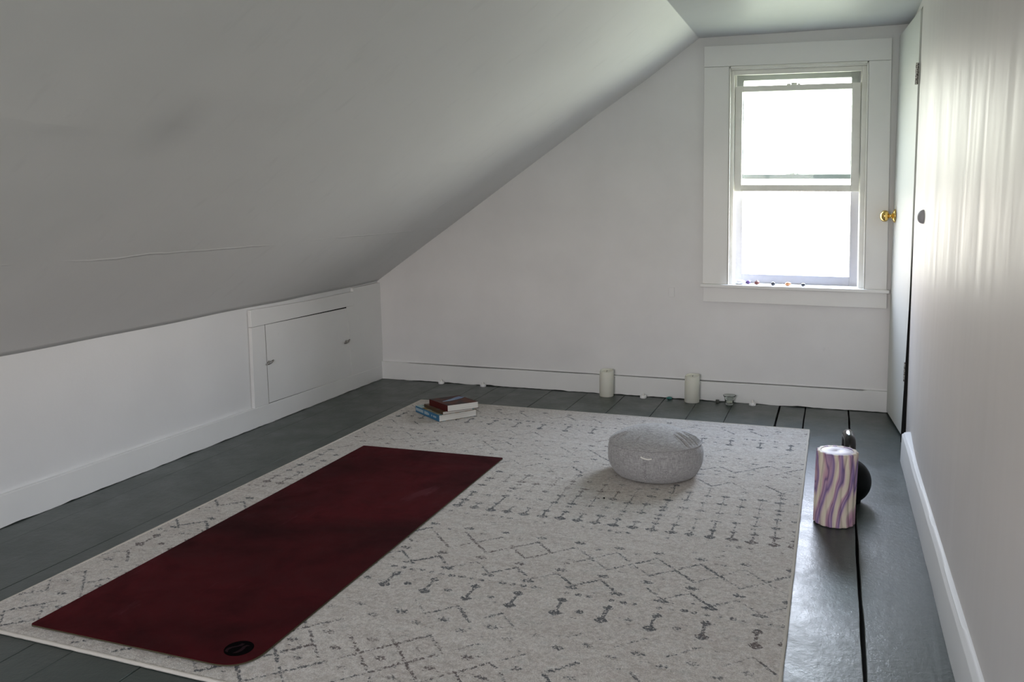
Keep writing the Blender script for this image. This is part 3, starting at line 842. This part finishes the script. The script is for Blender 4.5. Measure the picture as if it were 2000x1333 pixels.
# ---------------------------------------------------------------- foam roller
rol = empty('foam_roller', (2.808, -1.742, 0)); tag(rol, 'purple and cream marbled foam roller standing upright on the floorboards', 'foam roller')
RR, RH = .0695, .262
def rf(r, z, th):
    if r < .056: return r
    ph_ = th*15 + 2.2*math.sin(z*14) + .8
    return r - .0055*(1-abs(math.cos(ph_/2)))*min(1, (r-.056)/.01)
prof = [(0, 0), (.055, 0), (.064, .0005), (RR, .004)] + [(RR, .004+(RH-.008)*i/40) for i in range(1, 41)] + [(RR-.001, RH-.0015), (RR-.004, RH), (.0545, RH), (.053, RH-.002)]
bm = bmesh.new(); lathe(bm, prof, 210, rf=rf)
obj('foam_body', bm, m_roll, rol, auto=50)
bm = bmesh.new(); lathe(bm, [(0, RH-.006), (.0528, RH-.006), (.0528, RH-.0018), (.051, RH-.001), (.006, RH-.001), (.004, RH-.0022), (0, RH-.0022)], 60)
obj('end_cap', bm, m_rcap, rol, auto=40)['label'] = 'smooth lilac end disc'

# ---------------------------------------------------------------- kettlebell
kb = empty('kettlebell', (2.850, -1.500, 0), math.radians(4)); tag(kb, 'black kettlebell with a shiny handle behind the foam roller', 'kettlebell')
kr = .086
prof = [(0, 0), (.048, 0), (.052, .002)] + [(kr*math.cos(a), .080+kr*math.sin(a)) for a in np.linspace(-.90, PI/2-.02, 26)] + [(0, .166)]
bm = bmesh.new(); lathe(bm, prof, 56)
obj('bell', bm, m_kb, kb, smooth=True)
bm = bmesh.new()
pts = [(0, -.030, .135), (0, -.046, .155), (0, -.056, .178), (0, -.061, .205), (0, -.061, .230), (0, -.052, .246), (0, -.028, .251), (0, 0, .252), (0, .028, .251), (0, .052, .246), (0, .061, .230), (0, .061, .205), (0, .056, .178), (0, .046, .155), (0, .030, .135)]
tube(bm, pts, [.023, .0215, .021, .0208, .0208, .0208, .0208, .0208, .0208, .0208, .0208, .0208, .021, .0215, .023], 20)
h_ = obj('handle', bm, m_kh, kb, smooth=True)
sb = h_.modifiers.new('smooth', 'SUBSURF'); sb.levels = 1; sb.render_levels = 2

# ---------------------------------------------------------------- books
def cover_mat(name, stops, scale, seed):
    q = M(name, (.2, .2, .2), .5, .2)
    n_ = q.noise(scale, 3, .6, q.map((1, 2.2, 1), (0, 0, .3), (seed, seed, 0)), dist=.8)
    q.color(q.ramp(n_, stops)); return q.m
m_pages = M('book pages', (.62, .61, .57), .85, .2)
m_pages.color(m_pages.mix(m_pages.rng(m_pages.noise(1, 2, .6, m_pages.map((4, 4, 900))), .35, .65), (.66, .65, .60), (.52, .51, .48))); m_pages = m_pages.m
m_c1 = cover_mat('blue cover art', [(0, (.02, .16, .24)), (.38, (.03, .20, .30)), (.45, (.40, .52, .48)), (.50, (.36, .22, .05)), (.56, (.10, .10, .05)), (.62, (.30, .34, .36)), (.7, (.03, .12, .22))], 14, 3)
m_c2 = cover_mat('brown cover art', [(0, (.03, .05, .06)), (.42, (.02, .03, .035)), (.48, (.20, .10, .03)), (.55, (.10, .045, .02)), (.62, (.18, .19, .18)), (.7, (.04, .05, .06))], 16, 8)
m_c3 = cover_mat('dark red cover art', [(0, (.010, .010, .013)), (.40, (.018, .012, .013)), (.50, (.060, .012, .009)), (.60, (.10, .030, .012)), (.68, (.03, .012, .010))], 9, 1)
m_sp3 = M('dark red spine', (.060, .006, .005), .5, .2).m
m_sp1 = M('blue spine', (.02, .13, .25), .4).m
m_pale = M('pale print', (.34, .42, .46), .5).m
m_bluep = M('blue print', (.10, .17, .30), .4).m
def book(name, near, u, L_, v, Wd, z0, th, mc, ms, label, bend=0):
    root = empty(name, (near[0], near[1], z0)); tag(root, label, 'book', 'books stacked on the far left corner of the rug')
    u = Vector(u).normalized(); v = Vector(v).normalized()
    def f(a, b, z):             # a along the spine, b away from spine
        lift = bend*(b/Wd)**2*(a/L_-.3)*2 if b > 0 else 0
        return (u.x*a+v.x*b, u.y*a+v.y*b, z+lift)
    ct = .0012
    nb = 8
    def sheet(bm, a0, a1, b0, b1, za, zb):
        for k in range(nb):
            box(bm, a0, a1, b0+(b1-b0)*k/nb, b0+(b1-b0)*(k+1)/nb, za, zb, f=lambda x, y, z: f(x, y, z))
    bm = bmesh.new(); sheet(bm, 0, L_, .0, Wd, th-ct, th); obj('front_cover', bm, mc, root)
    bm = bmesh.new(); sheet(bm, 0, L_, .0, Wd, 0, ct); obj('back_cover', bm, mc, root)
    bm = bmesh.new(); box(bm, 0, L_, -ct, 0, 0, th, f=f); sp = obj('spine', bm, ms, root)
    bm = bmesh.new(); sheet(bm, .0006, L_-.002, .0, Wd-.002, ct, th-ct); obj('page_block', bm, m_pages, root)
    return root, f, sp
ub, vb = (-.812, .583), (.600, .800)
T0 = .0115
b1, f1, sp1 = book('paperback_book', (.888, -.955), ub, .268, vb, .222, T0, .034, m_c1, m_sp1, 'large paperback with a blue lettered spine at the bottom of the book stack')
bm = bmesh.new(); rr = random.Random(3)
a = .262
while a > .03:
    w_ = rr.uniform(.006, .011)
    tall = a > .13
    if rr.random() < .85:
        lb_ = bmesh.new(); box(lb_, a-w_, a, -.0018, -.0012, .010 if tall else .013, .026 if tall else .022, f=f1)
        o = obj('spine_letter', lb_, m_pale); o.parent = sp1
    a -= w_+.0022
bm.free()
bm = bmesh.new(); box(bm, .258, .268, .0, .222, .0340, .0343, f=f1); box(bm, .2, .258, .0, .03, .0340, .0343, f=f1)
o = obj('cover_print', bm, M('pale teal print', (.30, .42, .40), .4).m, b1)
b2, f2, _ = book('paperback_book', (.902, -.938), (-.805, .593), .215, vb, .178, T0+.0345, .0155, m_c2, M('brown spine', (.06, .035, .015), .5).m, 'thin paperback with a brown picture cover in the middle of the book stack')
b3, f3, _ = book('paperback_book', (.926, -.930), (-.835, .550), .188, (.66, .75), .176, T0+.0505, .0335, m_c3, m_sp3, 'dark red paperback with a blue streak on its cover, topmost of the book stack')
bm = bmesh.new()
def strip(bm, pts, wd, z):
    L_, R2 = [], []
    for i, p in enumerate(pts):
        p = Vector(p); q0 = Vector(pts[max(i-1, 0)]); q1 = Vector(pts[min(i+1, len(pts)-1)]); t_ = (q1-q0).normalized(); n_ = Vector((-t_.y, t_.x))*wd[i]
        L_.append(bm.verts.new(f3(p.x+n_.x, p.y+n_.y, z))); R2.append(bm.verts.new(f3(p.x-n_.x, p.y-n_.y, z)))
    for i in range(len(pts)-1): bm.faces.new([L_[i], L_[i+1], R2[i+1], R2[i]])
strip(bm, [(.095, .025), (.100, .06), (.115, .10), (.135, .14), (.150, .168)], [.004, .014, .017, .021, .018], .0342)
o = obj('cover_print', bm, m_bluep, b3); o['label'] = 'blue streak across the cover'
bm = bmesh.new()
strip(bm, [(.088, .022), (.096, .05), (.106, .085), (.118, .112)], [.002, .0045, .004, .001], .0346)
obj('cover_pale_streak', bm, m_pale, b3)['label'] = 'pale streak beside the blue one'  # pale swoosh printed as part of the cover art

# ---------------------------------------------------------------- candles along the baseboard
def pillar(x, y, seed, label):
    root = empty('pillar_candle', (x, y, 0)); tag(root, label, 'candle', 'pillar candles by the baseboard')
    pr_ = [(0, 0), (.040, 0), (.0415, .002), (.0415, .10), (.0412, .150), (.0395, .1535), (.036, .1525), (.034, .146), (.018, .1425), (0, .142)]
    bm = bmesh.new(); lathe(bm, pr_, 48)
    for v in bm.verts:
        if v.co.z > .14:
            th = math.atan2(v.co.y, v.co.x)
            v.co.z += .0055*math.sin(th+seed) + .002*math.sin(3*th+seed*2)
    obj('wax', bm, m_wax, root, auto=45)
    bm = bmesh.new(); tube(bm, [(0, 0, .141), (.001, 0, .148), (.003, 0, .154)], .0012, 6); obj('wick', bm, m_wick, root)
pillar(1.551, -.065, 0.2, 'tall cream pillar candle by the baseboard, nearer the books')
pillar(2.050, -.067, .5, 'tall cream pillar candle by the baseboard, nearer the window')
tea_lab = ['small white tealight by the baseboard, leftmost of the four', 'small white tealight by the baseboard behind the stack of books', 'small white tealight between the two pillar candles', 'small white tealight right of the glass cup']
proto = None
for i, (x, y) in enumerate(((.462, -.045), (.752, -.045), (1.768, -.055), (2.382, -.050))):
    if proto is None:
        root = empty('tealight', (x, y, 0))
        bm = bmesh.new(); lathe(bm, [(0, 0), (.0185, 0), (.019, .001), (.019, .0145), (.018, .016), (.016, .0155), (.006, .014), (0, .014)], 28); obj('cup', bm, m_whitep, root, auto=40)
        bm = bmesh.new(); lathe(bm, [(0, .0135), (.0045, .0135), (.005, .018), (.0035, .024), (.0014, .030), (0, .032)], 14); obj('flame_tip', bm, m_flame, root, smooth=True)
        proto = root
    else:
        root = proto.copy(); COL.objects.link(root)
        for ch in proto.children:
            c2 = ch.copy(); COL.objects.link(c2); c2.parent = root
        root.location = (x, y, 0)
    tag(root, tea_lab[i], 'tealight', 'tealights along the baseboard')
# glass votive cup
cup = empty('votive_cup', (2.259, -.075, 0)); tag(cup, 'small clear flared glass votive cup on the floor by the baseboard', 'glass cup')
bm = bmesh.new(); lathe(bm, [(0, .0), (.018, 0), (.0205, .003), (.0225, .010), (.0262, .034), (.030, .046), (.035, .0515), (.0355, .0535), (.034, .0545), (.0300, .0505), (.0265, .044), (.0235, .034), (.0195, .011), (.017, .0075), (0, .0075)], 40)
obj('glass', bm, m_cup, cup, smooth=True)
bm = bmesh.new(); lathe(bm, [(0, .0082), (.0166, .0082), (.0180, .018), (.0155, .0185), (0, .018)], 30); obj('wax', bm, m_wax, cup, auto=40)

# ---------------------------------------------------------------- stones
def pebble(name, loc, size, mat, label, cat, group=None, seed=0, lump=.18, sub=3, smooth=True, rot=0):
    bm = bmesh.new(); bmesh.ops.create_icosphere(bm, subdivisions=sub, radius=1)
    for v in bm.verts:
        n_ = mnoise.noise(v.co*1.3+Vector((seed*7.3, seed, 0)))
        v.co = v.co*(1+lump*n_)
    zmin = min(v.co.z for v in bm.verts)
    for v in bm.verts:
        v.co = Vector((v.co.x*size[0]/2, v.co.y*size[1]/2, (max(v.co.z, zmin+.15)-zmin-.15)*size[2]/2))
    bm.transform(Matrix.Rotation(rot, 4, 'Z'))
    o = obj(name, bm, mat, smooth=smooth); o.location = loc
    tag(o, label, cat, group); return o
def sill_z(x): 
    s = (x-2.088)/.946; return BL.y*(1-s)+BR.y*s
G = 'stones on the window sill'
for nm, x, y, sz, mt_, lb_, sm_ in (
    ('polished_stone', 2.285, .012, (.052, .034, .0245), stone('white stone', (.85, .85, .86), (.78, .78, .80), .3), 'smooth white oval stone on the window sill beside the pink crystal', True),
    ('crystal_cluster', 2.333, .012, (.024, .020, .022), stone('purple crystal', (.06, .02, .12), (.16, .10, .24), .3), 'tiny purple crystal on the window sill between the white and rust stones', False),
    ('rough_stone', 2.379, .012, (.027, .022, .024), stone('rust stone', (.09, .02, .012), (.16, .045, .025), .5), 'rust-red rough stone on the window sill', False),
    ('polished_stone', 2.465, .012, (.020, .018, .0175), stone('black stone a', (.008, .010, .012), (.02, .02, .025), .2), 'small black stone on the sill between the rust and orange stones', True),
    ('polished_stone', 2.542, .012, (.026, .020, .018), stone('orange stone', (.36, .15, .05), (.45, .22, .09), .4), 'pale orange stone on the window sill', True),
    ('polished_stone', 2.620, .012, (.019, .018, .0155), stone('black stone b', (.008, .010, .012), (.02, .02, .025), .2), 'small black stone at the right end of the row on the sill', True)):
    sz = tuple(c*1.22 for c in sz)
    pebble(nm, (x, y, sill_z(x)+.0003), sz, mt_, lb_, 'stone', G, seed=x*3, sub=3 if sm_ else 1, lump=.15 if sm_ else .45, smooth=sm_)
pebble('polished_stone', (1.918, -.045, 0), (.034, .024, .017), stone('teal stone', (.03, .16, .15), (.06, .26, .24), .25), 'small teal stone on the floor by the baseboard, left of a pillar candle', 'stone', seed=4)
bm = bmesh.new(); bmesh.ops.create_cube(bm, size=.017)
for v in bm.verts: v.co.z += .0085; v.co += Vector((R.uniform(-.0012, .0012), R.uniform(-.0012, .0012), 0))
o = obj('raw_stone', bm, stone('dark cube stone', (.05, .055, .045), (.09, .09, .08), .4), bevel=.0015); o.location = (2.190, -.045, 0); o.rotation_euler.z = .3
tag(o, 'tiny dark cube-shaped stone on the floor between pillar candle and glass cup', 'stone')
# upright crystal point in the corner of the sill
cp = M('banded crystal', (.6, .4, .35), .25, .5); Zc = cp.sep()[2]
cp.color(cp.ramp(cp.rng(Zc, 0, .09), [(0, (.45, .44, .40)), (.10, (.30, .28, .22)), (.16, (.07, .07, .02)), (.30, (.13, .12, .05)), (.36, (.36, .24, .21)), (.70, (.34, .17, .12)), (1, (.26, .09, .04))]))
bm = bmesh.new(); lathe(bm, [(0, 0), (.0085, 0), (.0092, .03), (.0080, .066), (.0070, .074), (0, .089)], 6)
o = obj('crystal_point', bm, cp.m); o.location = (2.237, .012, sill_z(2.237)+.0003)
tag(o, 'upright pink and orange crystal point in the left corner of the window sill', 'crystal', G)
# tiny lint speck on the rug
pebble('lint_ball', (1.99, -1.80, .0112), (.008, .008, .006), m_kb, 'tiny black crumb lying on the rug in front of the cushion', 'crumb', seed=2, sub=2)
